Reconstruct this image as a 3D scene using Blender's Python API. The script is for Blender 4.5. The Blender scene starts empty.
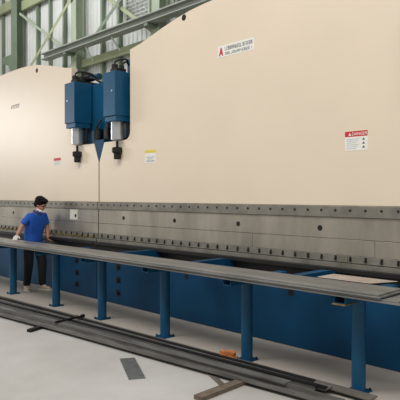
import bpy, bmesh, math, random
from mathutils import Vector, Matrix, Euler
random.seed(7)
scene = bpy.context.scene
C = scene.collection
PI = math.pi

# ------------------------------------------------------------------ camera
EYE = 1.70
FPX, HOR = 565.0, 195.0
YAW = math.atan2(565.0, 535.0)
RX, RY = math.cos(YAW), math.sin(YAW)          # image right, in the ground plane
FX, FY = -math.sin(YAW), math.cos(YAW)         # view direction


def W(px, py, z=0.0):
    """place on the level z that is seen at px, py"""
    s = FPX * (EYE - z) / (py - HOR)
    t = (px - 200.0) / FPX
    return Vector((s * (FX + RX * t), s * (FY + RY * t), z))


def V(px, py, Y):
    """place on the upright plane y = Y that is seen at px, py"""
    t = (px - 200.0) / FPX
    s = Y / (FY + RY * t)
    return Vector((s * (FX + RX * t), Y, EYE + (HOR - py) / FPX * s))


cam_d = bpy.data.cameras.new('camera')
cam = bpy.data.objects.new('camera', cam_d)
C.objects.link(cam)
cam.location = (0, 0, EYE)
cam.rotation_euler = (PI / 2 - math.atan2(200.0 - HOR, FPX), 0, YAW)
cam_d.sensor_width = 36.0
cam_d.lens = FPX / 400.0 * 36.0
cam_d.clip_end = 200
scene.camera = cam

# --------------------------------------------------------------- materials
MATS = {}


def lin(c):
    return tuple(((v / 255.0) / 12.92 if v <= 10 else ((v / 255.0 + .055) / 1.055) ** 2.4) for v in c)


def mat(name, rgb, rough=.5, metal=0.0, var=.12, scale=3.0, bump=0.0, bscale=60.0, stretch=(1, 1, 1), rvar=0.0,
        rgb2=None, spec=.5, coat=0.0):
    m = bpy.data.materials.new(name)
    m.use_nodes = True
    nt = m.node_tree
    b = nt.nodes['Principled BSDF']
    base = lin(rgb)
    b.inputs['Roughness'].default_value = rough
    b.inputs['Metallic'].default_value = metal
    b.inputs['Specular IOR Level'].default_value = spec
    b.inputs['Coat Weight'].default_value = coat
    tc = nt.nodes.new('ShaderNodeTexCoord')
    mp = nt.nodes.new('ShaderNodeMapping')
    mp.inputs['Scale'].default_value = stretch
    geo = nt.nodes.new('ShaderNodeNewGeometry')
    nt.links.new(geo.outputs['Position'], mp.inputs['Vector'])
    n = nt.nodes.new('ShaderNodeTexNoise')
    n.inputs['Scale'].default_value = scale
    n.inputs['Detail'].default_value = 6
    n.inputs['Roughness'].default_value = .6
    nt.links.new(mp.outputs['Vector'], n.inputs['Vector'])
    cr = nt.nodes.new('ShaderNodeValToRGB')
    other = lin(rgb2) if rgb2 else tuple(c * (1 - var) for c in base)
    hi = tuple(min(1, c * (1 + var * .5)) for c in base)
    cr.color_ramp.elements[0].position = .32
    cr.color_ramp.elements[1].position = .68
    cr.color_ramp.elements[0].color = (*other, 1)
    cr.color_ramp.elements[1].color = (*(base if rgb2 else hi), 1)
    nt.links.new(n.outputs['Fac'], cr.inputs['Fac'])
    nt.links.new(cr.outputs['Color'], b.inputs['Base Color'])
    if rvar:
        mr = nt.nodes.new('ShaderNodeMapRange')
        mr.inputs['To Min'].default_value = max(.05, rough - rvar)
        mr.inputs['To Max'].default_value = min(1, rough + rvar)
        nt.links.new(n.outputs['Fac'], mr.inputs['Value'])
        nt.links.new(mr.outputs['Result'], b.inputs['Roughness'])
    if bump:
        n2 = nt.nodes.new('ShaderNodeTexNoise')
        n2.inputs['Scale'].default_value = bscale
        n2.inputs['Detail'].default_value = 3
        nt.links.new(mp.outputs['Vector'], n2.inputs['Vector'])
        bp = nt.nodes.new('ShaderNodeBump')
        bp.inputs['Strength'].default_value = bump
        bp.inputs['Distance'].default_value = .01
        nt.links.new(n2.outputs['Fac'], bp.inputs['Height'])
        nt.links.new(bp.outputs['Normal'], b.inputs['Normal'])
    MATS[name] = m
    return m


mc = mat('concrete', (190, 188, 185), .55, 0, .16, 1.1, .15, 25, rvar=.12, rgb2=(172, 169, 164), spec=.35)
# brownish band along the machines: floor dirt plus their shade painted into the concrete
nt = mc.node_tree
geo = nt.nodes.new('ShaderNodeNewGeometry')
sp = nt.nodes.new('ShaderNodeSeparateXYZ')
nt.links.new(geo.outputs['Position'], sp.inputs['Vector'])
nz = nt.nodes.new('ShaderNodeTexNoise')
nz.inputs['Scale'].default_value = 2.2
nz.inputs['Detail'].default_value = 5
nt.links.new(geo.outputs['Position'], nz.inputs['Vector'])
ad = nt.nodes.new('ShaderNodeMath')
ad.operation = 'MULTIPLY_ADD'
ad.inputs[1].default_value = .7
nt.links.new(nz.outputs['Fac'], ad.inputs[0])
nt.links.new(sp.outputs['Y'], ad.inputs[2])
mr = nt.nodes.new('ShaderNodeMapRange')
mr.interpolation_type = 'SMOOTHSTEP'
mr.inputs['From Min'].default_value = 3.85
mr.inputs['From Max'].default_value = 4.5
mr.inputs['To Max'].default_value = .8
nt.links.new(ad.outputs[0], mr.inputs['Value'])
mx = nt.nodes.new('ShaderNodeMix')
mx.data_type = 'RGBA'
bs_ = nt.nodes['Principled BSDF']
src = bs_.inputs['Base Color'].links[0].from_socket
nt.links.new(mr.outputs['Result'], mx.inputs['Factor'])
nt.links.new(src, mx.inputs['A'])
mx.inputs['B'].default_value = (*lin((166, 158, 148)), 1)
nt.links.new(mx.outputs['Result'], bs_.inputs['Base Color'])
mat('cladding', (202, 205, 200), .6, 0, .10, .5)
mat('louver', (238, 242, 240), .5, 0, .05, 1)
mat('sage', (160, 172, 148), .55, 0, .14, 1.2)
mat('sage_dark', (114, 128, 108), .55, 0, .14, 1.2)
mat('olive', (152, 160, 124), .55, 0, .14, 1.2)
mat('runway', (150, 156, 146), .5, 0, .14, 1.2)
mat('cream', (231, 215, 193), .36, 0, .035, .8, .02, 9, spec=.5)
mat('blue', (18, 79, 114), .42, 0, .18, 2.2, .03, 30, spec=.3)
mat('bed_blue', (10, 64, 98), .5, 0, .3, 1.6, .03, 30, stretch=(1, 1, .5), spec=.2)
mat('ram_steel', (178, 171, 158), .36, .6, .3, 2.2, .05, 40, stretch=(1, 1, .35), rvar=.1)
mat('strip_steel', (142, 138, 128), .45, .5, .28, 5, .05, 60)
mat('dark_steel', (30, 29, 28), .55, .3, .3, 6, .05, 60)
mat('black_iron', (22, 21, 21), .55, .2, .3, 8)
mat('sheet_steel', (142, 141, 138), .42, .55, .3, 2.5, .06, 40, stretch=(.5, 3, 3), rvar=.1)
mat('bright_sheet', (232, 214, 200), .3, .55, .18, 4, .05, 30, rvar=.08)
mat('scrap_steel', (118, 116, 112), .5, .35, .4, 4, .1, 40, stretch=(.6, 3, 3), rvar=.12)
mat('scrap_rusty', (112, 106, 98), .62, .2, .4, 5, .1, 40, stretch=(.7, 2, 2))
mat('scrap_edge', (36, 35, 34), .5, .4, .4, 5, .1, 40)
mat('plate_grey', (122, 124, 124), .42, .5, .3, 12, .05, 60)
mat('timber', (112, 98, 84), .7, 0, .25, 10, .1, 40)
mat('rust_orange', (196, 118, 62), .75, 0, .35, 14, .2, 40)
mat('chrome', (206, 208, 210), .3, .75, .05, 4)
mat('brass', (132, 108, 56), .55, .2, .5, 14)
mat('pale_finish', (218, 218, 204), .45, 0, .12, 12)
mat('white_paper', (236, 235, 228), .6, 0, .05, 20)
mat('print_grey', (104, 106, 110), .6, 0, .1, 20)
mat('print_pale', (186, 190, 190), .6, 0, .1, 20)
mat('print_red', (200, 44, 52), .5, 0, .08, 20)
mat('print_yellow', (222, 208, 66), .5, 0, .08, 20)
mat('skin', (178, 128, 104), .5, 0, .08, 20)
mat('shirt', (22, 84, 178), .8, 0, .12, 14, .3, 30)
mat('shirt_dark', (16, 62, 138), .8, 0, .1, 14)
mat('trousers', (17, 18, 25), .85, 0, .2, 14, .3, 26)
mat('hair', (12, 10, 10), .7, 0, .3, 60, .4, 120, spec=.2)
mat('shoe', (196, 182, 160), .6, 0, .12, 20)
mat('sole', (222, 218, 208), .7, 0, .1, 20)
mat('mask', (232, 234, 236), .8, 0, .05, 20)
mat('glove', (206, 204, 198), .85, 0, .12, 30)
mat('eye', (24, 18, 16), .25, 0, .02, 20)

# ----------------------------------------------------------------- helpers
WORLD = {}


def tag(o, label=None, cat=None, group=None, kind=None):
    if label: o['label'] = label
    if cat: o['category'] = cat
    if group: o['group'] = group
    if kind: o['kind'] = kind
    return o


def empty(name, loc, label=None, cat=None, group=None):
    o = bpy.data.objects.new(name, None)
    C.objects.link(o)
    o.location = loc
    o.empty_display_size = .1
    WORLD[o] = Vector(loc)
    return tag(o, label, cat, group)


class MB:
    def __init__(s):
        s.b = bmesh.new()

    def box(s, x0, x1, y0, y1, z0, z1, bevel=0.0):
        t = bmesh.new()
        bmesh.ops.create_cube(t, size=1)
        for v in t.verts:
            v.co = Vector(((x0 + x1) / 2 + v.co.x * (x1 - x0), (y0 + y1) / 2 + v.co.y * (y1 - y0),
                           (z0 + z1) / 2 + v.co.z * (z1 - z0)))
        if bevel:
            bmesh.ops.bevel(t, geom=t.edges[:], offset=bevel, segments=2, affect='EDGES', profile=.5)
        return s.merge(t)

    def merge(s, t, M=None):
        if M is not None:
            t.transform(M)
        me = bpy.data.meshes.new('t')
        t.to_mesh(me)
        t.free()
        s.b.from_mesh(me)
        bpy.data.meshes.remove(me)
        return s

    def prism(s, pts, y0, y1, bevel=0.0):
        """outline in x, z pushed from y0 to y1"""
        t = bmesh.new()
        vs = [t.verts.new((p[0], y0, p[1])) for p in pts]
        f = t.faces.new(vs)
        r = bmesh.ops.extrude_face_region(t, geom=[f])
        for g in r['geom']:
            if isinstance(g, bmesh.types.BMVert):
                g.co.y = y1
        bmesh.ops.recalc_face_normals(t, faces=t.faces[:])
        if bevel:
            ed = [e for e in t.edges if abs(e.verts[0].co.y - e.verts[1].co.y) < 1e-6]
            bmesh.ops.bevel(t, geom=ed, offset=bevel, segments=2, affect='EDGES', profile=.5)
        return s.merge(t)

    def slab(s, pts, z0, z1, bevel=0.0):
        """outline in x, y pushed from z0 to z1"""
        t = bmesh.new()
        vs = [t.verts.new((p[0], p[1], z0)) for p in pts]
        f = t.faces.new(vs)
        r = bmesh.ops.extrude_face_region(t, geom=[f])
        for g in r['geom']:
            if isinstance(g, bmesh.types.BMVert):
                g.co.z = z1
        bmesh.ops.recalc_face_normals(t, faces=t.faces[:])
        if bevel:
            bmesh.ops.bevel(t, geom=t.edges[:], offset=bevel, segments=1, affect='EDGES')
        return s.merge(t)

    def cyl(s, a, b, r, n=20, r2=None, bevel=0.0):
        a, b = Vector(a), Vector(b)
        t = bmesh.new()
        bmesh.ops.create_cone(t, cap_ends=True, segments=n, radius1=r, radius2=r if r2 is None else r2,
                              depth=(b - a).length)
        if bevel:
            ed = [e for e in t.edges if abs(e.verts[0].co.z - e.verts[1].co.z) < 1e-6]
            bmesh.ops.bevel(t, geom=ed, offset=bevel, segments=2, affect='EDGES')
        q = (b - a).to_track_quat('Z', 'Y')
        return s.merge(t, Matrix.Translation((a + b) / 2) @ q.to_matrix().to_4x4())

    def bar(s, a, b, w, h, up=(0, 0, 1), bevel=0.0):
        """square bar between two points"""
        a, b = Vector(a), Vector(b)
        d = (b - a).normalized()
        side = d.cross(Vector(up)).normalized()
        u = side.cross(d)
        t = bmesh.new()
        bmesh.ops.create_cube(t, size=1)
        L = (b - a).length
        for v in t.verts:
            c = v.co.copy()
            v.co = (a + b) / 2 + d * c.x * L + side * c.y * w + u * c.z * h
        if bevel:
            bmesh.ops.bevel(t, geom=t.edges[:], offset=bevel, segments=1, affect='EDGES')
        bmesh.ops.recalc_face_normals(t, faces=t.faces[:])
        return s.merge(t)

    def tube(s, pts, r, n=8):
        """round hose through points (smoothed)"""
        P = [Vector(p) for p in pts]
        path = []
        for i in range(len(P) - 1):
            p0, p1, p2, p3 = P[max(i - 1, 0)], P[i], P[i + 1], P[min(i + 2, len(P) - 1)]
            for k in range(6):
                t = k / 6
                path.append(.5 * ((2 * p1) + (p2 - p0) * t + (2 * p0 - 5 * p1 + 4 * p2 - p3) * t * t
                                  + (3 * p1 - p0 - 3 * p2 + p3) * t ** 3))
        path.append(P[-1])
        b = s.b
        rings = []
        for i, p in enumerate(path):
            d = (path[min(i + 1, len(path) - 1)] - path[max(i - 1, 0)]).normalized()
            ref = Vector((0, 0, 1)) if abs(d.z) < .9 else Vector((1, 0, 0))
            a = d.cross(ref).normalized()
            c = d.cross(a)
            rings.append([b.verts.new(p + a * math.cos(2 * PI * k / n) * r + c * math.sin(2 * PI * k / n) * r)
                          for k in range(n)])
        for i in range(len(rings) - 1):
            for k in range(n):
                b.faces.new((rings[i][k], rings[i][(k + 1) % n], rings[i + 1][(k + 1) % n], rings[i + 1][k]))
        b.faces.new(rings[0][::-1])
        b.faces.new(rings[-1])
        return s

    def sweep(s, prof, path):
        """profile (across, up) carried along a ground path"""
        b = s.b
        rings = []
        for i, p in enumerate(path):
            p = Vector(p)
            d = (Vector(path[min(i + 1, len(path) - 1)]) - Vector(path[max(i - 1, 0)]))
            d.z = 0
            d.normalize()
            n = Vector((-d.y, d.x, 0))
            rings.append([b.verts.new(p + n * q[0] + Vector((0, 0, q[1]))) for q in prof])
        m = len(prof)
        for i in range(len(rings) - 1):
            for k in range(m):
                b.faces.new((rings[i][k], rings[i][(k + 1) % m], rings[i + 1][(k + 1) % m], rings[i + 1][k]))
        b.faces.new(rings[0][::-1])
        b.faces.new(rings[-1])
        bmesh.ops.recalc_face_normals(b, faces=b.faces[:])
        return s

    def build(s, name, m, parent=None, smooth=False, origin=None):
        off = Vector((0, 0, 0))
        if parent is not None:
            off = WORLD[parent].copy()
        if origin is not None:
            o3 = Vector(origin)
        elif parent is None:
            xs = [v.co.x for v in s.b.verts]
            ys = [v.co.y for v in s.b.verts]
            zs = [v.co.z for v in s.b.verts]
            o3 = Vector(((min(xs) + max(xs)) / 2, (min(ys) + max(ys)) / 2, min(zs)))
        else:
            o3 = off
        for v in s.b.verts:
            v.co -= o3
        me = bpy.data.meshes.new(name)
        bmesh.ops.recalc_face_normals(s.b, faces=s.b.faces[:])
        s.b.to_mesh(me)
        s.b.free()
        me.materials.append(MATS[m])
        if smooth:
            me.polygons.foreach_set('use_smooth', [True] * len(me.polygons))
            me.set_sharp_from_angle(angle=math.radians(40))
        o = bpy.data.objects.new(name, me)
        C.objects.link(o)
        if parent is not None:
            o.parent = parent
            o.location = o3 - off
        else:
            o.location = o3
        WORLD[o] = o3
        return o


def again(o, world, parent=None):
    """another of the same part, standing somewhere else"""
    c = o.copy()
    C.objects.link(c)
    p = parent or o.parent
    c.parent = p
    c.location = Vector(world) - WORLD[p]
    WORLD[c] = Vector(world)
    return c


# ------------------------------------------------------------ the building
YW = 14.2
m = MB()
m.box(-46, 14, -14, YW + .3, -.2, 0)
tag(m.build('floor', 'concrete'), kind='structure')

m = MB()                                             # ribbed sheeting
b = m.b
xs = []
x = -46.0
while x < 8:
    xs += [(x, 0), (x + .16, 0), (x + .20, .04), (x + .26, .04)]
    x += .30
lo = [b.verts.new((q[0], YW - q[1], 0)) for q in xs]
hi = [b.verts.new((q[0], YW - q[1], 14)) for q in xs]
lo2 = [b.verts.new((xs[0][0], YW + .2, 0)), b.verts.new((xs[-1][0], YW + .2, 0))]
hi2 = [b.verts.new((xs[0][0], YW + .2, 14)), b.verts.new((xs[-1][0], YW + .2, 14))]
for i in range(len(xs) - 1):
    b.faces.new((lo[i], lo[i + 1], hi[i + 1], hi[i]))
b.faces.new((lo2[0], lo2[1], hi2[1], hi2[0]))
tag(m.build('wall_back', 'cladding'), kind='structure')

YC = 13.8
COLX = [-28.8, -22.75, -16.8]


def column(x, label, mt, hw=.22):
    e = empty('steel_column', (x, YC, 0), label, 'column', 'columns along the back wall')
    MB().box(x - hw, x + hw, YC - .22, YC - .19, 0, 12.5).build('flange', mt, e)
    MB().box(x - hw, x + hw, YC + .19, YC + .22, 0, 12.5).build('flange', mt, e)
    MB().box(x - .02, x + .02, YC - .19, YC + .19, 0, 12.5).build('web', mt, e)
    return e


c1 = column(COLX[0], 'dark sage green steel column with a haunched bracket, furthest left', 'sage_dark', .34)
c2 = column(COLX[1], 'pale sage green steel column rising behind the blue cylinder covers', 'sage')
c3 = column(COLX[2], 'sage green steel column just above the sloping top of the nearer cream panel', 'sage')
# crane bracket on the far column
m = MB()
m.prism([(COLX[0] - .24, 8.9), (COLX[0] - .24, 7.7), (COLX[0] - .42, 8.25), (COLX[0] - .8, 8.75), (COLX[0] - 1.5, 8.95),
         (COLX[0] - 1.5, 9.3), (COLX[0] - .24, 9.3)], YC - .16, YC + .1)
m.build('haunch', 'sage_dark', c1)
for c, x in ((c2, COLX[1]), (c3, COLX[2])):
    MB().box(x - .1, x + .1, YC - .7, YC - .22, 8.04, 8.155).build('bracket', 'sage_dark', c)

m = MB()                                             # runway beam: I section
y0, y1 = YC - .72, YC - .3
BX = V(45, 60, YC - .5).x
m.box(BX, -8, y0, y1, 8.16, 8.20)
m.box(BX, -8, (y0 + y1) / 2 - .03, (y0 + y1) / 2 + .03, 8.20, 8.42)
m.box(BX, -8, y0, y1, 8.42, 8.47)
tag(m.build('crane_beam', 'runway'), 'long pale grey crane runway beam along the back wall columns', 'beam')
m = MB()
m.box(-22.5, -8, YC + .02, YC + .17, 7.52, 7.84)
tag(m.build('wall_girt', 'olive'), 'olive horizontal steel girt just below the crane runway beam', 'beam', 'girts')
m = MB()
m.box(-28.4, -23.0, YC + .02, YC + .17, 11.5, 12.0)
tag(m.build('wall_girt', 'olive'), 'thick olive girt from the far column up past the top edge of the photo', 'beam', 'girts')
m = MB()
m.box(-34.5, -29.2, YC + .02, YC + .17, 11.9, 12.4)
tag(m.build('wall_girt', 'olive'), 'thick olive girt left of the furthest left column', 'beam', 'girts')


def brace(a, b_, r, lab, mt='olive', Y=YC - .35):
    a = V(*a, Y)
    b_ = V(*b_, Y)
    d = (b_ - a)
    m = MB()
    m.bar(a, b_, r, .014, up=(0, 1, 0))
    sd = d.cross(Vector((0, 1, 0))).normalized() * (r / 2 - .01)
    m.bar(a + sd + Vector((0, .035, 0)), b_ + sd + Vector((0, .035, 0)), .02, .056, up=(0, 1, 0))
    o = m.build('diagonal_brace', mt)
    tag(o, lab, 'brace', 'wall cross braces')


brace((30, 68), (75, -7), .17, 'olive diagonal brace rising to the right behind the far cream panel', 'olive', YC - .288)
brace((20, 14), (77, 59), .11, 'thin pale diagonal brace falling to the right from the far column', 'sage', YC - .13)
brace((84, 52), (126, -8), .16, 'dark olive diagonal brace rising right above the blue cylinder covers', 'sage_dark', YC - .288)
brace((96, -10), (160, 37), .15, 'pale olive diagonal brace falling right towards the nearest column', 'olive', YC - .13)
for (a_, b2, lab) in (((86, 48), (94, 62), 'thin hanger rod under the crane beam, left of the nearer cylinder cover'),
                      ((112, 38), (121, 52), 'thin hanger rod under the crane beam, above the nearer cylinder cover')):
    a_, b2 = V(*a_, YC - .78), V(*b2, YC - .78)
    tag(MB().cyl(a_, b2, .035, 8).build('hanger_rod', 'sage_dark'), lab, 'rod', 'hangers under the crane beam')
# light posts of the cladding
k = 0
for px in (4, 38.5, 51, 65, 103, 120, 178, 190):
    k += 1
    p = V(px, 40, YW - .12)
    tag(MB().box(p.x - .07, p.x + .07, YW - .2, YW - .045, 0, 13).build('trim_%d' % k, 'sage_dark'), kind='structure')
# louvred windows high in the wall
for k, (pa, pb) in enumerate(((126, 150), (173, 198))):
    a, b_ = V(pa, 22, YW - .1), V(pb, 0, YW - .1)
    z0, z1 = (8.7, 11.3)
    m = MB()
    for (xa, xb, za, zb) in ((a.x, b_.x, z0, z0 + .08), (a.x, b_.x, z1 - .08, z1), (a.x, a.x + .08, z0, z1),
                             (b_.x - .08, b_.x, z0, z1)):
        m.box(xa, xb, YW - .13, YW - .045, za, zb)
    w = tag(m.build('window_%d' % (k + 1), 'sage'), kind='structure')
    m = MB()
    z = z0 + .12
    while z < z1 - .1:
        m.bar(Vector((a.x + .08, YW - .09, z)), Vector((b_.x - .08, YW - .09, z)), .11, .012, up=(0, -.6, 1))
        z += .16
    m.build('louvers', 'louver', w)

# --------------------------------------------------------- the press brakes
YF = 5.15                                            # front face of the rams
YB = 5.10                                            # front face of the beds
SEAM = -7.84
HALF = 3.1


def text_mesh(body, size, x, y, z, shear=0.0):
    cu = bpy.data.curves.new('t', 'FONT')
    cu.body = body
    cu.size = size
    cu.extrude = .0006
    cu.shear = shear
    o = bpy.data.objects.new('t', cu)
    C.objects.link(o)
    dg = bpy.context.evaluated_depsgraph_get()
    me = bpy.data.meshes.new_from_object(o.evaluated_get(dg))
    bpy.data.objects.remove(o)
    t = bmesh.new()
    t.from_mesh(me)
    bpy.data.meshes.remove(me)
    t.transform(Matrix.Translation((x, y, z)) @ Matrix.Rotation(PI / 2, 4, 'X'))
    return t


def glyph_row(m, x0, z0, n, h, y, pitch):
    """a row of small square stroke-built characters, too small to read"""
    rnd = random.Random(n * 13 + int(z0 * 1000))
    for i in range(n):
        x = x0 + i * pitch
        w = pitch * .78
        t = h * .13
        for q in (0, .45, .87):
            if rnd.random() < .8:
                m.box(x, x + w, y - .001, y, z0 + q * h, z0 + q * h + t)
        for q in (.0, .42, .85):
            if rnd.random() < .65:
                m.box(x + q * w, x + q * w + t, y - .001, y, z0, z0 + h)


def maker_label(root, x, z, w, h, back=True):
    lb = None
    yy = YF
    if back:
        lb = MB().box(x, x + w, YF - .002, YF, z, z + h).build('maker_label', 'white_paper', root)
        lb['label'] = 'white maker label with red emblem and two lines of small characters'
        yy = YF - .002
    m = MB()
    # red emblem: a pointed A shape
    ex, ez, ew, eh = x + w * .03, z + h * .12, w * .125, h * .72
    m.prism([(ex, ez), (ex + ew * .3, ez), (ex + ew * .5, ez + eh * .55), (ex + ew * .7, ez), (ex + ew, ez),
             (ex + ew * .62, ez + eh), (ex + ew * .38, ez + eh)], yy - .0015, yy)
    m.prism([(ex + ew * .1, ez + eh * .25), (ex + ew * .9, ez + eh * .25), (ex + ew * .8, ez + eh * .42),
             (ex + ew * .2, ez + eh * .42)], yy - .0018, yy)
    if lb is None:
        lb = m.build('maker_label', 'print_red', root)
        lb['label'] = 'red emblem beside two lines of small grey characters'
    else:
        m.build('emblem', 'print_red', lb)
    for (dz, n, hh, pw) in ((.52, 11, .32, .07), (.12, 13, .24, .058)):
        m = MB()
        glyph_row(m, x + w * .2, z + h * dz, n, h * hh, yy, w * pw)
        m.build('text_line', 'print_grey', lb)


def press_brake(cx, label, far):
    root = empty('press_brake', (cx, YB + .9, 0), label, 'press brake', 'two press brakes in tandem')
    e = HALF - .011

    # -- ram: big cream plate with cut out upper corners and arched top
    half = [(e, 1.587), (e, 2.22), (e - .015, 2.27), (e - .14, 2.55)]
    n0 = HALF - .85
    half += [(n0 + .13, 2.55)]
    for k in range(1, 6):
        a = PI / 2 * k / 6
        half.append((n0 + .13 - .13 * math.sin(a), 2.68 - .13 * math.cos(a)))
    half += [(n0, 2.68), (n0, 3.915)]
    for dx, z in ((1.1, 3.955), (1.34, 4.01), (1.6, 4.075), (1.9, 4.14), (2.2, 4.188), (2.5, 4.215), (2.8, 4.226)):
        half.append((HALF - dx, z))
    outline = half + [(-p[0], p[1]) for p in half[::-1]]
    outline = [(cx + p[0], p[1]) for p in outline]
    MB().prism(outline, YF, YF + .12, .006).build('ram', 'cream', root)

    # -- steel beam at the foot of the ram
    m = MB()
    m.box(cx - e, cx + e, YF - .03, YF + .12, 1.467, 1.586, .004)
    m.build('clamp_strip', 'strip_steel', root)
    MB().box(cx - e, cx + e, YF - .012, YF + .1, 1.242, 1.465, .003).build('beam_plate', 'ram_steel', root)
    m = MB()
    cuts = [-e, -.62 + .85, 1.85, e] if not far else [-e, -1.0, 1.1, e]
    for i in range(len(cuts) - 1):
        m.box(cx + cuts[i] + .002, cx + cuts[i + 1] - .002, YF - .012, YF + .1, 1.075, 1.238, .002)
    m.build('punch_holder', 'ram_steel', root)
    m = MB()
    for i in range(4):
        a = -e + i * (2 * e) / 4
        m.box(cx + a + .002, cx + a + e / 2 - .002, YF - .02, YF + .1, .998, 1.073, .003)
    m.build('punch', 'strip_steel', root)

    # bolts
    n = 35
    pitch = .1755
    first = -pitch * (n - 1) / 2
    up = low = None
    for i in range(n):
        x = cx + first + i * pitch
        if up is None:
            up = MB().cyl((x, YF - .036, 1.54), (x, YF - .028, 1.54), .013, 8).build(
                'strip_bolt', 'black_iron', root, origin=(x, YF - .03, 1.542))
            m = MB()
            m.box(x - .011, x + .011, YF - .03, YF - .018, 1.012, 1.066, .003)
            m.cyl((x, YF - .038, 1.03), (x, YF - .029, 1.03), .011, 6)
            low = m.build('clamp_bolt', 'black_iron', root, origin=(x, YF - .02, 1.04))
        else:
            again(up, (x, YF - .03, 1.542))
            again(low, (x, YF - .02, 1.04))
    h = None
    for i in range(5):
        x = cx - 2.4 + 1.2 * i
        if h is None:
            h = MB().cyl((x, YF - .016, 1.345), (x, YF - .010, 1.345), .03, 16).build(
                'socket', 'black_iron', root, origin=(x, YF - .012, 1.345))
        else:
            again(h, (x, YF - .012, 1.345))
    if far:
        br = None
        for i in range(26):
            x = cx - 2.05 + i * .2
            if br is None:
                br = MB().box(x - .04, x + .04, YF - .06, YF - .02, .993, 1.02, .006).build(
                    'clamp_block', 'brass', root, origin=(x, YF - .04, .99))
                br['label'] = 'brass coloured clamp block'
            else:
                again(br, (x, YF - .04, .99))
    # lifting holes in the ram
    hx = [(37.2, 70.8)] if far else [(184, 18)]
    for q in hx:
        p = V(*q, YF)
        for sgn in (1, -1):
            xx = cx + sgn * (p.x - cx)
            MB().cyl((xx, YF - .004, p.z), (xx, YF + .002, p.z), .042, 20).build('lifting_hole', 'black_iron', root)

    # -- lower die and its rail
    m = MB()
    m.box(cx - e, cx + e, YF - .12, YF + .2, .90, .945, .004)
    m.build('die_rail', 'dark_steel', root)
    m = MB()
    m.prism([(cx - e, .945), (cx + e, .945), (cx + e, .992), (cx - e, .992)], YF - .05, YF + .09)
    m.build('lower_die', 'strip_steel', root)

    # -- bed
    m = MB()
    m.box(cx - HALF + .004, cx + HALF - .004, YB, YB + .5, .004, .72, .006)
    m.build('bed', 'bed_blue', root)
    MB().box(cx - HALF + .004, cx + HALF - .004, YB + .004, YB + .5, .7205, .8995, .004).build('shaded_bed_top', 'dark_steel', root)  # bed top coloured dark: paints in the shade of the gap below the die
    pk = None
    for x in (-HALF + .607, HALF - .607):
        for z in (.59, .385, .185):
            if pk is None:
                m = MB()
                m.box(cx + x - .055, cx + x + .055, YB - .006, YB, z - .042, z + .042)
                m.cyl((cx + x, YB - .03, z - .01), (cx + x, YB - .004, z - .01), .028, 6)
                pk = m.build('bolt_pocket', 'black_iron', root, origin=(cx + x, YB, z))
            else:
                again(pk, (cx + x, YB, z))
    for x in (-.91, .84):
        MB().box(cx + x - .035, cx + x + .035, YB - .004, YB + .002, .57, .645).build('port', 'black_iron', root)

    # -- blue frames behind the ram
    for s in (-1, 1):
        xa = cx + s * (HALF - .42)
        prof = [(YB + .45, 0.01), (YB + 2.0, 0.01), (YB + 2.0, 3.5), (YB + .262, 3.5), (YB + .262, 1.3), (YB + 1.1, 1.2),
                (YB + 1.1, 1.0), (YB + .45, .9)]
        m = MB()
        t = bmesh.new()
        vs = [t.verts.new((xa - .05, p[0], p[1])) for p in prof]
        f = t.faces.new(vs)
        r = bmesh.ops.extrude_face_region(t, geom=[f])
        for g in r['geom']:
            if isinstance(g, bmesh.types.BMVert):
                g.co.x += .1
        m.merge(t)
        m.build('side_frame', 'blue', root)
        m = MB()
        x0, x1 = sorted((cx + s * (HALF - .92), cx + s * (HALF - .006)))
        m.box(x0, x1, YF + .16, YF + .2, 1.3, 3.58, .004)
        m.build('frame_plate', 'blue', root)
        # -- hydraulic cylinder
        xc = cx + s * (HALF - .585)
        ax = YF - .05
        cy = MB().box(xc - .16, xc + .16, YF - .2, YF + .14, 2.91, 3.59, .008).build('hydraulic_cylinder', 'blue', root)
        MB().box(xc - .145, xc + .15, YF - .18, YF + .12, 2.83, 2.911, .006).build('collar', 'blue', cy)
        MB().cyl((xc, ax, 2.83), (xc, ax, 2.555), .098, 28, bevel=.006).build('piston', 'chrome', cy, True)
        MB().cyl((xc, ax, 2.54), (xc, ax, 2.42), .02, 12).build('rod', 'black_iron', cy, True)
        m = MB()
        m.cyl((xc, ax, 2.44), (xc, ax, 2.35), .082, 8, bevel=.01)
        m.cyl((xc, ax, 2.36), (xc, ax, 2.255), .055, 16, bevel=.008)
        m.build('coupling', 'black_iron', cy, True)
        m = MB()
        m.cyl((xc - .07 * s, YF - .204, 3.29), (xc - .07 * s, YF - .198, 3.29), .014, 12)
        m.build('plug', 'chrome', cy)
        m = MB()
        bx = ax + .1
        m.tube([(xc - .135, bx, 2.83), (xc - .135, bx, 2.66), (xc - .125, bx, 2.60), (xc - .09, bx, 2.578), (xc, bx, 2.575),
                (xc + .09, bx, 2.578), (xc + .125, bx, 2.60), (xc + .135, bx, 2.66), (xc + .135, bx, 2.83)], .02)
        m.build('guide_bracket', 'black_iron', cy, True)
        # valves and hoses on top
        m = MB()
        m.box(xc - .09, xc + .09, YF - .12, YF + .06, 3.6, 3.655, .006)
        m.cyl((xc - .05, YF - .06, 3.65), (xc - .05, YF - .06, 3.73), .05, 14, bevel=.006)
        m.cyl((xc + .05, YF, 3.65), (xc + .05, YF, 3.71), .04, 14, bevel=.006)
        m.build('valve', 'black_iron', cy, True)
        m = MB()
        m.tube([(xc - .05, YF - .06, 3.72), (xc - .1, YF, 3.80), (xc - .03 * s, YF + .1, 3.82),
                (xc + .10 * s, YF + .25, 3.74), (xc + .16 * s, YF + .4, 3.5)], .015)
        m.tube([(xc + .05, YF, 3.7), (xc + .03, YF + .1, 3.78), (xc + .1 * s, YF + .3, 3.7),
                (xc + .2 * s, YF + .4, 3.45)], .013)
        m.build('hose', 'black_iron', cy, True)
        m = MB()
        xi = cx + s * (HALF - .14)
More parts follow.
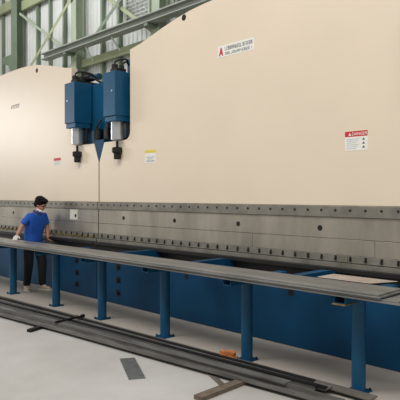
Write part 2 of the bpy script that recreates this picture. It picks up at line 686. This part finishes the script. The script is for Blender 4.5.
        m.tube([(xi + .02 * s, YF + .12, 2.95), (xi, YF + .08, 2.88), (xi - .04 * s, YF + .05, 2.75), (xi - .05 * s, YF + .06, 2.6)], .02)
        m.tube([(xi - .03 * s, YF + .12, 2.92), (xi - .04 * s, YF + .08, 2.84), (xi + .05 * s, YF + .06, 2.74), (xi + .06 * s, YF + .06, 2.6)], .016)
        m.box(xi - .05, xi + .05, YF + .04, YF + .14, 2.61, 2.8, .006)
        m.build('hose_bundle', 'black_iron', root, True)
    MB().box(cx - HALF + .5, cx + HALF - .5, YB + 1.4, YB + 1.9, 2.6, 3.4, .01).build('rear_beam', 'blue', root)
    return root


right = press_brake(SEAM + HALF, 'nearer cream and blue press brake with its sloping top cut off by the photo edge', False)
left = press_brake(SEAM - HALF, 'further cream and blue press brake behind the worker, arched top in view', True)

# pump cluster behind the joint of the machines
p = V(84, 72, 5.5)
m = MB()
m.box(p.x - .2, p.x + .25, 5.42, 5.7, 3.585, 3.70, .01)
m.cyl((p.x - .05, 5.5, 3.78), (p.x + .3, 5.5, 3.78), .07, 16, bevel=.01)
m.cyl((p.x - .05, 5.55, 3.69), (p.x - .05, 5.55, 3.92), .06, 14, bevel=.01)
m.box(p.x - .16, p.x - .02, 5.44, 5.6, 3.7, 3.82, .008)
ob = m.build('pump', 'black_iron', left, True)
m = MB()
m.tube([(p.x - .15, 5.45, 3.7), (p.x - .3, 5.42, 3.82), (p.x - .32, 5.4, 3.92), (p.x - .2, 5.42, 3.98), (p.x - .05, 5.5, 3.92)], .016)
m.tube([(p.x + .2, 5.45, 3.78), (p.x + .45, 5.42, 3.72), (p.x + .6, 5.4, 3.66), (p.x + .75, 5.4, 3.6)], .018)
m.tube([(p.x + .1, 5.45, 3.7), (p.x + .4, 5.42, 3.64), (p.x + .62, 5.4, 3.6)], .014)
m.tube([(p.x - .1, 5.45, 3.82), (p.x - .3, 5.42, 3.74), (p.x - .36, 5.4, 3.64)], .016)
m.build('hose', 'black_iron', left, True)
m = MB()
m.cyl((p.x + .28, 5.5, 3.78), (p.x + .52, 5.5, 3.76), .06, 14, bevel=.01)
m.build('pump_motor', 'blue', left, True)
# blue tank upright behind the nearer cylinder cover
q = V(127.5, 62, 5.3)
MB().box(q.x - .09, q.x + .09, 5.36, 5.55, 3.3, 3.86, .01).build('oil_tank', 'blue', right)

# wedge and seal closing the joint between the rams
MB().prism([(SEAM - .135, 2.60), (SEAM + .135, 2.60), (SEAM + .135, 2.552), (SEAM + .022, 2.272), (SEAM + .0105, 2.225),
            (SEAM - .0105, 2.225), (SEAM - .022, 2.272), (SEAM - .135, 2.552)], YF + .004, YF + .1).build('joint_wedge', 'bed_blue', right)
MB().box(SEAM - .0105, SEAM + .0105, YF + .003, YF + .1, 1.0, 2.224).build('joint_seal', 'black_iron', right)
# stickers
a, c = V(218, 58.5, YF), V(254, 48, YF)
maker_label(right, a.x, a.z, c.x - a.x, .145)
a = V(11, 110, YF)
maker_label(left, a.x, V(11, 110, YF).z, .40, .10, False)


def sticker(root, px0, px1, py0, py1, kind):
    a, c = V(px0, py1, YF), V(px1, py0, YF)
    x0, x1 = a.x, c.x
    z0, z1 = V((px0 + px1) / 2, py1, YF).z, V((px0 + px1) / 2, py0, YF).z
    w, h = x1 - x0, z1 - z0
    s = MB().box(x0, x1, YF - .002, YF, z0, z1).build('warning_label', 'white_paper', root)
    if kind == 'danger':
        s['label'] = 'white warning label with red heading'
        MB().box(x0, x1, YF - .003, YF - .0019, z0 + h * .72, z1).build('heading', 'print_red', s)
        m = MB()
        t = text_mesh('DANGER', h * .22, x0 + w * .30, YF - .0035, z0 + h * .78, .15)
        m.merge(t)
        m.build('heading_text', 'white_paper', s)
        m = MB()
        tx = x0 + w * .16
        m.prism([(tx, z0 + h * .77), (tx + w * .11, z0 + h * .77), (tx + w * .055, z0 + h * .94)], YF - .0036, YF - .0028)
        m.build('hazard_triangle', 'white_paper', s)
        m = MB()
        for i in range(6):
            m.box(x0 + w * .07, x0 + w * (.5 + .07 * ((i * 7) % 3)), YF - .003, YF - .002, z0 + h * (.1 + .095 * i),
                  z0 + h * (.1 + .095 * i) + h * .03)
        m.build('print_lines', 'print_pale', s)
        m = MB()
        for i in range(3):
            zz = z0 + h * (.12 + .2 * i)
            m.prism([(x0 + w * .76, zz), (x0 + w * .9, zz), (x0 + w * .83, zz + h * .13)], YF - .003, YF - .002)
        m.build('pictograms', 'print_grey', s)
    elif kind == 'small':
        s['label'] = 'small white warning label with red top'
        MB().box(x0, x1, YF - .003, YF - .0019, z0 + h * .62, z1).build('heading', 'print_red', s)
        m = MB()
        for i in range(3):
            m.box(x0 + w * .1, x0 + w * .85, YF - .003, YF - .002, z0 + h * (.1 + .16 * i), z0 + h * (.1 + .16 * i) + h * .05)
        m.build('print_lines', 'print_pale', s)
    else:
        s['label'] = 'white warning label with yellow top'
        MB().box(x0, x1, YF - .003, YF - .0019, z0 + h * .78, z1).build('heading', 'print_yellow', s)
        m = MB()
        m.box(x0 + w * .12, x0 + w * .88, YF - .003, YF - .002, z0 + h * .1, z0 + h * .22)
        m.box(x0 + w * .2, x0 + w * .7, YF - .003, YF - .002, z0 + h * .28, z0 + h * .36)
        m.box(x0 + w * .12, x0 + w * .88, YF - .003, YF - .002, z0 + h * .42, z0 + h * .5)
        m.build('print_lines', 'print_pale', s)


sticker(right, 345, 367.5, 131, 150.5, 'danger')
sticker(right, 145, 156, 150, 163, 'yellow')
sticker(left, 54, 61, 158, 165, 'small')
# thin pale patch on the far ram beam
a, c = V(70, 219, YF - .012), V(77.5, 208, YF - .012)
s = MB().box(a.x, c.x, YF - .0145, YF - .0115, 1.275, 1.455, .001).build('pale_patch', 'pale_finish', left)
s['label'] = 'pale blank patch on the steel beam'

# ----------------------------------------------------- support stands + arms
PY = 4.35
PXS = [V(q, 300, PY).x for q in (13, 56, 102, 165, 247, 359)]
plabs = ['round blue support stand nearest the left photo edge, left of the worker\'s legs',
         'round blue support stand just right of the worker\'s legs',
         'round blue support stand in front of the joint between the two machine beds',
         'round blue support stand fourth from the left, behind the small loose plate',
         'round blue support stand beside the orange block',
         'round blue support stand nearest the right photo edge']
for x, lab in zip(PXS, plabs):
    e = empty('support_stand', (x, PY, 0), lab, 'stand', 'stands carrying the long plates')
    MB().box(x - .085, x + .085, PY - .085, PY + .085, .001, .013, .002).build('base_plate', 'bed_blue', e)
    MB().cyl((x, PY, .012), (x, PY, .80), .06, 28).build('post', 'blue', e, True)
    for dx, dy in ((-.07, -.07), (.07, .07)):
        MB().cyl((x + dx, PY + dy, .012), (x + dx, PY + dy, .03), .01, 6).build('anchor_bolt', 'black_iron', e)
    m = MB()
    yA, yB = 4.05, 4.95
    for (xa, xb, za, zb) in ((x - .055, x + .055, .80, .806), (x - .055, x + .055, .856, .862), (x - .055, x - .049, .806, .856),
                             (x + .049, x + .055, .806, .856)):
        m.box(xa, xb, yA, yB, za, zb)
    m.box(x - .049, x + .049, yA + .12, yB, .807, .855)
    m.build('head_tube', 'blue', e)
    if x == PXS[-1]:
        lp = MB().box(x - .06, x + .06, 4.03, 4.2, .788, .7995, .002).build('packing', 'brass', e)
        lp['label'] = 'rusty packing plate under the tube end'

for x in (-6.27, -4.83, -3.34, -2.0):
    prof = ((YB - .002, .68), (YB - .002, .895), (YB - .13, .923), (4.47, .923), (4.47, .868), (YB - .2, .80))
    t = bmesh.new()
    vs = [t.verts.new((x - .06, p_[0], p_[1])) for p_ in prof]
    f = t.faces.new(vs)
    r = bmesh.ops.extrude_face_region(t, geom=[f])
    for g in r['geom']:
        if isinstance(g, bmesh.types.BMVert):
            g.co.x += .12
    m = MB()
    m.merge(t)
    sa = m.build('support_arm', 'bed_blue', right)
    m = MB()
    m.box(x + .05, x + .06, 4.47, YB - .135, .923, .928)
    m.build('lit_edge', 'blue', sa)  # lighter strip paints in the lit top edge of the arm

# ----------------------------------------------------------- stacked plates
EA, EB = V(379, 290, 4.02).x, V(397, 298, 4.02).x
stack = [  # x0, x1, y0, y1, z0, z1, label
    (-12.0, EB, 4.02, 4.43, .8625, .878, 'long grey steel plate at the bottom of the stack on the blue stands'),
    (-11.8, EB - .05, 4.03, 4.42, .8785, .890, 'long grey steel plate second from the bottom of the stack on the stands'),
    (-11.5, EA, 4.00, 4.41, .8975, .910, 'long grey steel plate second from the top of the stack on the stands'),
    (-12.2, EA - .02, 4.025, 4.44, .9105, .925, 'topmost long grey steel plate on the blue stands, under the worker\'s hand'),
]
for i, (x0, x1, y0, y1, z0, z1, lab) in enumerate(stack):
    m = MB()
    sk = .06 if i < 2 else .02
    m.slab([(x0, y0), (x1 + sk, y0), (x1, y1), (x0, y1)], z0, z1, .0015)
    tag(m.build('steel_plate', 'sheet_steel'), lab, 'plate', 'long plates stacked on the stands')
for i, (xa, lab) in enumerate(((EA - .03, 'small dark spacer bar between the plates at the near end of the stack'),
                               (-5.5, 'dark spacer bar between the stacked plates above the fourth stand'),
                               (-9.0, 'dark spacer bar between the stacked plates beside the worker'))):
    tag(MB().box(xa - .05, xa + .05, 4.04, 4.40, .8905, .897).build('spacer_bar', 'black_iron'), lab, 'bar',
        'spacers in the plate stack')
m = MB()
e0, e1 = V(334, 274, 4.72).x, V(398, 282, 4.72).x
m.slab([(e0, 4.447), (e1 - .12, 4.447), (e1, 4.72), (e0, 4.72)], .9285, .934, .001)
bs = m.build('bright_sheet', 'bright_sheet')
tag(bs, 'bright bare metal sheet lying behind the near end of the plate stack', 'sheet')

# ------------------------------------------------------------- on the floor
FRONT = [(-9.6, 3.22), (-7.57, 3.36), (-6.05, 3.53), (-4.46, 3.66), (-3.6, 3.74), (-2.83, 3.82), (-2.2, 3.86)]
REAR = [(-10.6, 3.92), (-8.96, 3.98), (-6.97, 4.08), (-5.03, 4.13), (-4.15, 4.16), (-3.3, 4.20), (-2.2, 4.22)]


def ev(L, x):
    for (xa, ya), (xb, yb) in zip(L[:-1], L[1:]):
        if x <= xb or (xb, yb) == L[-1]:
            t = (x - xa) / (xb - xa)
            return ya + (yb - ya) * t
    return L[-1][1]


def path(fr, xa, xb, z, n=26, bend=0.0):
    out = []
    for i in range(n + 1):
        x = xa + (xb - xa) * i / n
        # smooth the guide lines a little
        ys = [ev(FRONT, x + d) * (1 - fr) + ev(REAR, x + d) * fr for d in (-.5, -.25, 0, .25, .5)]
        u = i / n
        out.append((x, sum(ys) / 5 + bend * max(0, u - .75) ** 2 * 16, z))
    return out


strips = [
    # fraction, width, x0, x1, z, profile, material, bend, label
    (.92, .12, -10.2, -2.36, .034, 'flat', 'scrap_rusty', 0, 'rusty flat steel strip on the floor, nearest the stands'),
    (.66, .12, -10.0, -2.72, .0495, 'flat', 'scrap_steel', 0, 'flat dark strip on the floor, second from the stands'),
    (.36, .105, -9.8, -2.80, .034, 'channel', 'scrap_steel', 0, 'dark steel channel on the floor in the middle of the strip bundle'),
    (.05, .105, -9.9, -2.45, .034, 'channel', 'scrap_steel', 0, 'dark steel channel on the floor along the front of the strip bundle'),
]
for (fr, w, x0, x1, z, kind, mt, bend, lab) in strips:
    h = w / 2
    if kind == 'flat':
        prof = [(-h, 0), (h, 0), (h, .014), (-h, .014)]
    else:
        prof = [(-h, 0), (h, 0), (h, .045), (h - .012, .045), (h - .012, .012), (-h + .012, .012), (-h + .012, .03), (-h, .03)]
    o = MB().sweep(prof, path(fr, x0, x1, z, bend=bend)).build('steel_strip', mt)
    tag(o, lab, 'strip', 'long strips lying on the floor')
# thin strips lying on top of the flats
for (fr, w, x0, x1, z, mt, lab) in (
        (.80, .045, -9.9, -2.9, .0645, 'scrap_edge', 'thin dark strip lying on top of the two strips nearest the stands'),
        (.50, .05, -9.6, -2.7, .080, 'scrap_edge', 'thin black strip lying along the middle of the floor bundle'),
        (.21, .10, -9.7, -3.0, .080, 'scrap_steel', 'thin grey strip lying across the two front channels of the bundle')):
    h = w / 2
    o = MB().sweep([(-h, 0), (h, 0), (h, .01), (-h, .01)], path(fr, x0, x1, z)).build('steel_strip', mt)
    tag(o, lab, 'strip', 'long strips lying on the floor')


def floor_bar(pa, pb, w, h, z, name, mt, lab, cat, hollow=False):
    a, c = W(*pa, z), W(*pb, z)
    m = MB()
    up = Vector((0, 0, h / 2))
    m.bar(a + up, c + up, w, h, bevel=.003)
    return tag(m.build(name, mt), lab, cat)


floor_bar((28.5, 332.5), (76, 317.5), .06, .0325, .001, 'steel_bar', 'black_iron',
          'black square bar sticking out from under the floor strips towards the left', 'bar')
floor_bar((198, 401), (262, 376), .09, .0325, .001, 'timber_batten', 'timber',
          'brown batten under the strip bundle at the lower right', 'batten')
floor_bar((209.5, 374), (226, 389), .05, .008, .001, 'flat_offcut', 'scrap_rusty',
          'short flat steel offcut lying in front of the strips beside the brown batten', 'offcut')
a, c = W(55, 322.5, .105), W(81, 316.5, .105)
m = MB()
m.cyl(a, c, .014, 12)
m.cyl(c, c + (c - a).normalized() * .05, .024, 12, bevel=.004)
tag(m.build('steel_rod', 'black_iron', None, True), 'thin black rod with a knob end lying across the strips', 'rod')

# small loose plate
pts = [W(119.5, 360), W(134.5, 359), W(144.5, 378), W(129, 381.5)]
c0 = sum(pts, Vector()) / 4
ax = ((pts[3] - pts[0]) + (pts[2] - pts[1])).normalized()
L = ((pts[3] - pts[0]).length + (pts[2] - pts[1]).length) / 4
ay = Vector((-ax.y, ax.x, 0))
wd = (abs((pts[1] - pts[0]).dot(ay)) + abs((pts[2] - pts[3]).dot(ay))) / 4
m = MB()
m.slab([c0 - ax * L - ay * wd, c0 + ax * L - ay * wd, c0 + ax * L + ay * wd, c0 - ax * L + ay * wd], .001, .012, .001)
tag(m.build('loose_plate', 'plate_grey'), 'small rectangular grey plate alone on the pale floor in front of the strips', 'plate')

# orange block: a jagged lump
p = W(228, 361)
t = bmesh.new()
bmesh.ops.create_cube(t, size=1)
bmesh.ops.subdivide_edges(t, edges=t.edges[:], cuts=2, use_grid_fill=True)
for v in t.verts:
    v.co = Vector((v.co.x * .17, v.co.y * .09, (v.co.z + .5) * .085))
    if v.co.z > .04:
        v.co.z += .02 * random.random() - .012 * (v.co.x > .03)
        v.co.x *= .86
    v.co += Vector((random.uniform(-.006, .006), random.uniform(-.006, .006), 0))
m = MB()
m.merge(t, Matrix.Translation((p.x, 4.265 if p.y > 4.265 else p.y, .001)) @ Matrix.Rotation(.35, 4, 'Z'))
tag(m.build('rust_block', 'rust_orange'), 'small orange rusty block on the floor beside a blue stand', 'block')

# ----------------------------------------------------------------- the worker
HX, HY = -9.46, 4.80
ANG = math.radians(14)
Fd = Vector((math.cos(ANG), math.sin(ANG), 0))
Rd = Vector((math.sin(ANG), -math.cos(ANG), 0))


def B(f, r, z):
    return Vector((HX, HY, 0)) + Fd * f + Rd * r + Vector((0, 0, z))


def skin_mesh(chains, subd=2):
    """grow a surface over chains of (point, rx, ry); chains share points by key"""
    me = bpy.data.meshes.new('sk')
    verts, edges, rad, idx = [], [], [], {}
    for ch in chains:
        prev = None
        for (pt, r0, r1) in ch:
            key = tuple(round(c, 4) for c in pt)
            if key not in idx:
                idx[key] = len(verts)
                verts.append(pt)
                rad.append((r0, r1))
            if prev is not None and prev != idx[key]:
                edges.append((prev, idx[key]))
            prev = idx[key]
    me.from_pydata([tuple(v) for v in verts], edges, [])
    o = bpy.data.objects.new('sk', me)
    C.objects.link(o)
    sm = o.modifiers.new('s', 'SKIN')
    sm.use_smooth_shade = True
    sv = me.skin_vertices[0].data
    for i, (r0, r1) in enumerate(rad):
        sv[i].radius = (r0, r1)
        sv[i].use_root = (i == 0)
    ss = o.modifiers.new('d', 'SUBSURF')
    ss.levels = ss.render_levels = subd
    dg = bpy.context.evaluated_depsgraph_get()
    out = bpy.data.meshes.new_from_object(o.evaluated_get(dg))
    bpy.data.objects.remove(o)
    t = bmesh.new()
    t.from_mesh(out)
    bpy.data.meshes.remove(out)
    return t


def fuse(m, voxel):
    """one continuous surface out of overlapping ones"""
    me = bpy.data.meshes.new('f')
    m.b.to_mesh(me)
    m.b.free()
    o = bpy.data.objects.new('f', me)
    C.objects.link(o)
    r = o.modifiers.new('r', 'REMESH')
    r.mode = 'VOXEL'
    r.voxel_size = voxel
    s = o.modifiers.new('s', 'SMOOTH')
    s.factor = .5
    s.iterations = 3
    dg = bpy.context.evaluated_depsgraph_get()
    out = bpy.data.meshes.new_from_object(o.evaluated_get(dg))
    bpy.data.objects.remove(o)
    m2 = MB()
    m2.b.from_mesh(out)
    bpy.data.meshes.remove(out)
    return m2


person = empty('person', (HX, HY, 0),
               'man in a blue polo shirt and dark trousers leaning on the long plates', 'person')
hip = B(0, 0, .93)
waist = B(.03, 0, 1.06)
chest = B(.09, 0, 1.23)
neckb = B(.13, 0, 1.385)
neckt = B(.17, 0, 1.455)
head = B(.205, -.01, 1.53)
shR, shL = B(.10, .168, 1.325), B(.12, -.168, 1.325)
elR, elL = B(.02, .27, 1.12), B(.13, -.23, 1.10)
wrR, wrL = B(.03, .37, .985), B(.20, -.19, .90)
hpR, hpL = B(.0, .09, .90), B(.02, -.09, .90)
knR, knL = B(.02, .10, .50), B(.14, -.10, .50)
anR, anL = B(-.01, .12, .085), B(.15, -.09, .085)

m = MB()
m.merge(skin_mesh([
    [(hip, .12, .085), (waist, .115, .08), (chest, .125, .085), (neckb, .06, .055), (neckt, .052, .052)],
    [(chest, .125, .085), (shR, .052, .052), (elR, .045, .045), (wrR, .03, .03)],
    [(chest, .125, .085), (shL, .052, .052), (elL, .045, .045), (wrL, .03, .03)],
    [(hip, .12, .085), (hpR, .085, .085), (knR, .058, .058), (anR, .04, .04)],
    [(hip, .12, .085), (hpL, .085, .085), (knL, .058, .058), (anL, .04, .04)],
]))
# feet
for an, yaw in ((anR, ANG - .45), (anL, ANG + .1)):
    d = Vector((math.cos(yaw), math.sin(yaw), 0))
    m.merge(skin_mesh([[(an, .04, .04), (Vector((an.x, an.y, .05)) - d * .02, .036, .036),
                        (Vector((an.x, an.y, .04)) + d * .13, .032, .032)]]))
# head: skull, jaw, nose, ears
hd_yaw = ANG + math.radians(20)
HM = Matrix.Translation(head) @ Matrix.Rotation(hd_yaw, 4, 'Z') @ Matrix.Rotation(math.radians(24), 4, 'Y')


def ball(mm, c, r, M=HM, n=20):
    t = bmesh.new()
    bmesh.ops.create_uvsphere(t, u_segments=n, v_segments=n // 2 + 2, radius=1)
    t.transform(Matrix.Translation(c) @ Matrix.Diagonal((*r, 1)))
    mm.merge(t, M)


ball(m, (-.01, 0, .025), (.098, .077, .092))
ball(m, (.028, 0, -.045), (.064, .058, .068))
ball(m, (.05, 0, -.085), (.035, .034, .028))
ball(m, (.094, 0, -.018), (.017, .013, .026))
ball(m, (.100, 0, -.032), (.014, .017, .011))
ball(m, (.083, 0, -.062), (.014, .024, .010))
for s in (-1, 1):
    ball(m, (-.005, s * .077, -.012), (.018, .010, .032))
    ball(m, (.075, s * .034, .012), (.018, .022, .010))
m.merge(skin_mesh([[(neckb, .07, .065), (neckt, .055, .055), (HM @ Vector((-.01, 0, -.02)), .05, .05)]]))


def hand(mm, wr, d, pn, s, curl):
    """palm and five fingers; d along the hand, pn out of the back of the hand, s = thumb side"""
    d = d.normalized()
    pn = (pn - d * pn.dot(d)).normalized()
    sd = d.cross(pn).normalized() * s
    t = bmesh.new()
    bmesh.ops.create_cube(t, size=1)
    bmesh.ops.bevel(t, geom=t.edges[:], offset=.18, segments=3, affect='EDGES')
    R = Matrix((d, sd, pn)).transposed().to_4x4()
    t.transform(Matrix.Translation(wr + d * .045) @ R @ Matrix.Diagonal((.105, .082, .032, 1)))
    mm.merge(t)
    for k, (off, ln) in enumerate(((.030, .072), (.010, .082), (-.011, .076), (-.030, .060))):
        p0 = wr + d * .075 + sd * off
        p1 = p0 + d * .03
        p2 = p1 + (d * math.cos(curl) - pn * math.sin(curl)) * ln * .5
        p3 = p2 + (d * math.cos(curl * 2) - pn * math.sin(curl * 2)) * ln * .5
        mm.merge(skin_mesh([[(p0, .010, .010), (p1, .010, .010), (p2, .009, .009), (p3, .0075, .0075)]], 1))
    p0 = wr + d * .02 + sd * .03
    p1 = p0 + (d * .6 + sd * .8).normalized() * .04
    p2 = p1 + (d * .9 + sd * .3 - pn * .3).normalized() * .035
    mm.merge(skin_mesh([[(p0, .013, .013), (p1, .011, .011), (p2, .009, .009)]], 1))


dR = (Fd * .35 + Rd * .6 - Vector((0, 0, .40)))
hand(m, wrR, dR, Vector((0, 0, 1)), 1 if dR.cross(Vector((0, 0, 1))).dot(-Rd) > 0 else -1, .35)
dL = (Fd * .6 - Rd * .5 - Vector((0, 0, .25)))
hand(m, wrL, dL, Vector((0, 0, 1)), 1 if dL.cross(Vector((0, 0, 1))).dot(Rd) > 0 else -1, .5)
body = fuse(m, .0055)
bo = body.build('body', 'skin', person, True)

# glove on the hand that rests on the plates
m = MB()
class _G: pass
hand(m, wrR, dR, Vector((0, 0, 1)), 1 if dR.cross(Vector((0, 0, 1))).dot(-Rd) > 0 else -1, .35)
m = fuse(m, .004)
for v in m.b.verts:
    v.co += v.normal * .003
m.build('glove', 'glove', person, True)

# shirt
m = MB()
mR = shR.lerp(elR, .62)
mL = shL.lerp(elL, .62)
m.merge(skin_mesh([
    [(B(.01, 0, .80), .19, .165), (B(.02, 0, .93), .185, .16), (waist, .185, .15), (chest, .18, .135), (B(.115, 0, 1.345), .125, .095), (neckb, .072, .068)],
    [(chest, .18, .135), (shR, .08, .08), (mR, .072, .072), (shR.lerp(elR, .72), .072, .072)],
    [(chest, .18, .135), (shL, .08, .08), (mL, .072, .072), (shL.lerp(elL, .72), .072, .072)],
]))
m = fuse(m, .008)
m.build('polo_shirt', 'shirt', person, True)
m = MB()
ring = []
for k in range(25):
    a = 2 * PI * k / 24
    ring.append(neckb.lerp(neckt, .25) + Fd * math.cos(a) * .07 + Rd * math.sin(a) * .068 - Vector((0, 0, .02 * math.cos(a))))
m.tube(ring, .014)
m.build('collar', 'shirt_dark', person, True)

# trousers
m = MB()
m.merge(skin_mesh([
    [(B(0, 0, .97), .15, .115), (hip, .155, .12), (B(0, 0, .86), .13, .115)],
    [(hip, .155, .12), (hpR, .112, .112), (knR, .09, .09), (anR + Vector((0, 0, .02)), .068, .068), (anR - Vector((0, 0, .01)), .068, .068)],
    [(hip, .155, .12), (hpL, .112, .112), (knL, .09, .09), (anL + Vector((0, 0, .02)), .068, .068), (anL - Vector((0, 0, .01)), .068, .068)],
]))
m = fuse(m, .009)
m.build('trousers', 'trousers', person, True)

# shoes
for an, yaw in ((anR, ANG - .45), (anL, ANG + .1)):
    d = Vector((math.cos(yaw), math.sin(yaw), 0))
    M = Matrix.Translation((an.x, an.y, 0)) @ Matrix.Rotation(yaw, 4, 'Z')
    m = MB()
    for (c, r) in (((-.03, 0, .055), (.055, .046, .055)), ((.03, 0, .05), (.08, .045, .045)), ((.11, 0, .038), (.08, .047, .03))):
        ball(m, c, r, M)
    sh = fuse(m, .007)
    for v in sh.b.verts:
        v.co.z = max(v.co.z, .016)
    so = sh.build('shoe', 'shoe', person, True)
    m = MB()
    pts = []
    for k in range(24):
        a = 2 * PI * k / 24
        pts.append(M @ Vector((.055 + .14 * math.cos(a), .05 * math.sin(a) * (1 + .12 * math.cos(a)), 0)))
    m.slab(pts, .001, .02)
    m.build('sole', 'sole', so)

# hair
m = MB()
ball(m, (-.022, 0, .045), (.108, .090, .092))
ball(m, (-.065, 0, -.005), (.058, .074, .075))
ball(m, (.045, .015, .095), (.058, .062, .040))
ball(m, (.055, -.02, .088), (.052, .050, .034))
ball(m, (-.05, .03, .10), (.06, .05, .045))
ball(m, (-.05, -.035, .095), (.06, .05, .045))
for s in (-1, 1):
    ball(m, (-.012, s * .074, .022), (.036, .018, .048))
for k in range(40):
    a = random.uniform(0, 2 * PI)
    el = random.uniform(.1, 1.3)
    c = Vector((-.02 + .095 * math.cos(a) * math.cos(el), .085 * math.sin(a) * math.cos(el), .05 + .088 * math.sin(el)))
    if c.x > .06 and c.z < .08:
        continue
    ball(m, c, (.02, .02, .016), n=8)
m = fuse(m, .006)
m.build('hair', 'hair', person, True)
# face mask pulled under the chin
m = MB()
ball(m, (.045, 0, -.098), (.050, .052, .034))
ball(m, (.015, 0, -.095), (.055, .060, .026))
m = fuse(m, .005)
m.build('face_mask', 'mask', person, True)
for s in (-1, 1):
    m = MB()
    ball(m, (.084, s * .031, -.006), (.010, .012, .007), n=10)
    m.build('eye', 'eye', person, True)
    m = MB()
    ball(m, (.088, s * .033, .016), (.008, .021, .005), n=10)
    m.build('eyebrow', 'hair', person, True)

# small white part standing on the plates at the far left edge
p = W(4.5, 238, .926)
m = MB()
m.box(p.x - .05, p.x + .05, 4.2, 4.27, .9255, .955, .004)
m.cyl((p.x, 4.235, .953), (p.x, 4.235, 1.02), .022, 14, bevel=.004)
m.box(p.x - .07, p.x + .02, 4.215, 4.255, 1.02, 1.04, .004)
tag(m.build('hand_tool', 'chrome', None, True), 'small pale metal tool standing on the top plate at the left photo edge', 'tool')

# ------------------------------------------------------------------ lighting
w = bpy.data.worlds.new('world')
scene.world = w
w.use_nodes = True
bg = w.node_tree.nodes['Background']
bg.inputs['Color'].default_value = (1.0, .985, .95, 1)
bg.inputs['Strength'].default_value = .36


def area(name, loc, target, sx, sy, power, col=(1, 1, 1)):
    d = bpy.data.lights.new(name, 'AREA')
    d.shape = 'RECTANGLE'
    d.size, d.size_y = sx, sy
    d.energy = power
    d.color = col
    o = bpy.data.objects.new(name, d)
    C.objects.link(o)
    o.location = loc
    o.rotation_euler = (Vector(target) - Vector(loc)).to_track_quat('-Z', 'Y').to_euler()
    return o


area('roof_skylight', (-2.5, -2.0, 11.5), (-3.5, 1.5, 0), 22, 3, 1750, (1, .98, .95))
area('end_window', (-30, -4, 5.5), (-11, 5, 3), 5, 3.2, 600, (1, 1, .98))
area('wall_fill', (-22, 8, 13), (-22, 13.8, 8), 16, 2, 780, (1, 1, 1))  # added lamp that brightens the back wall and its columns

vs = scene.view_settings
vs.view_transform = 'Standard'
vs.look = 'None'
vs.gamma = 1.0
vs.use_curve_mapping = False
vs.exposure = 0.0
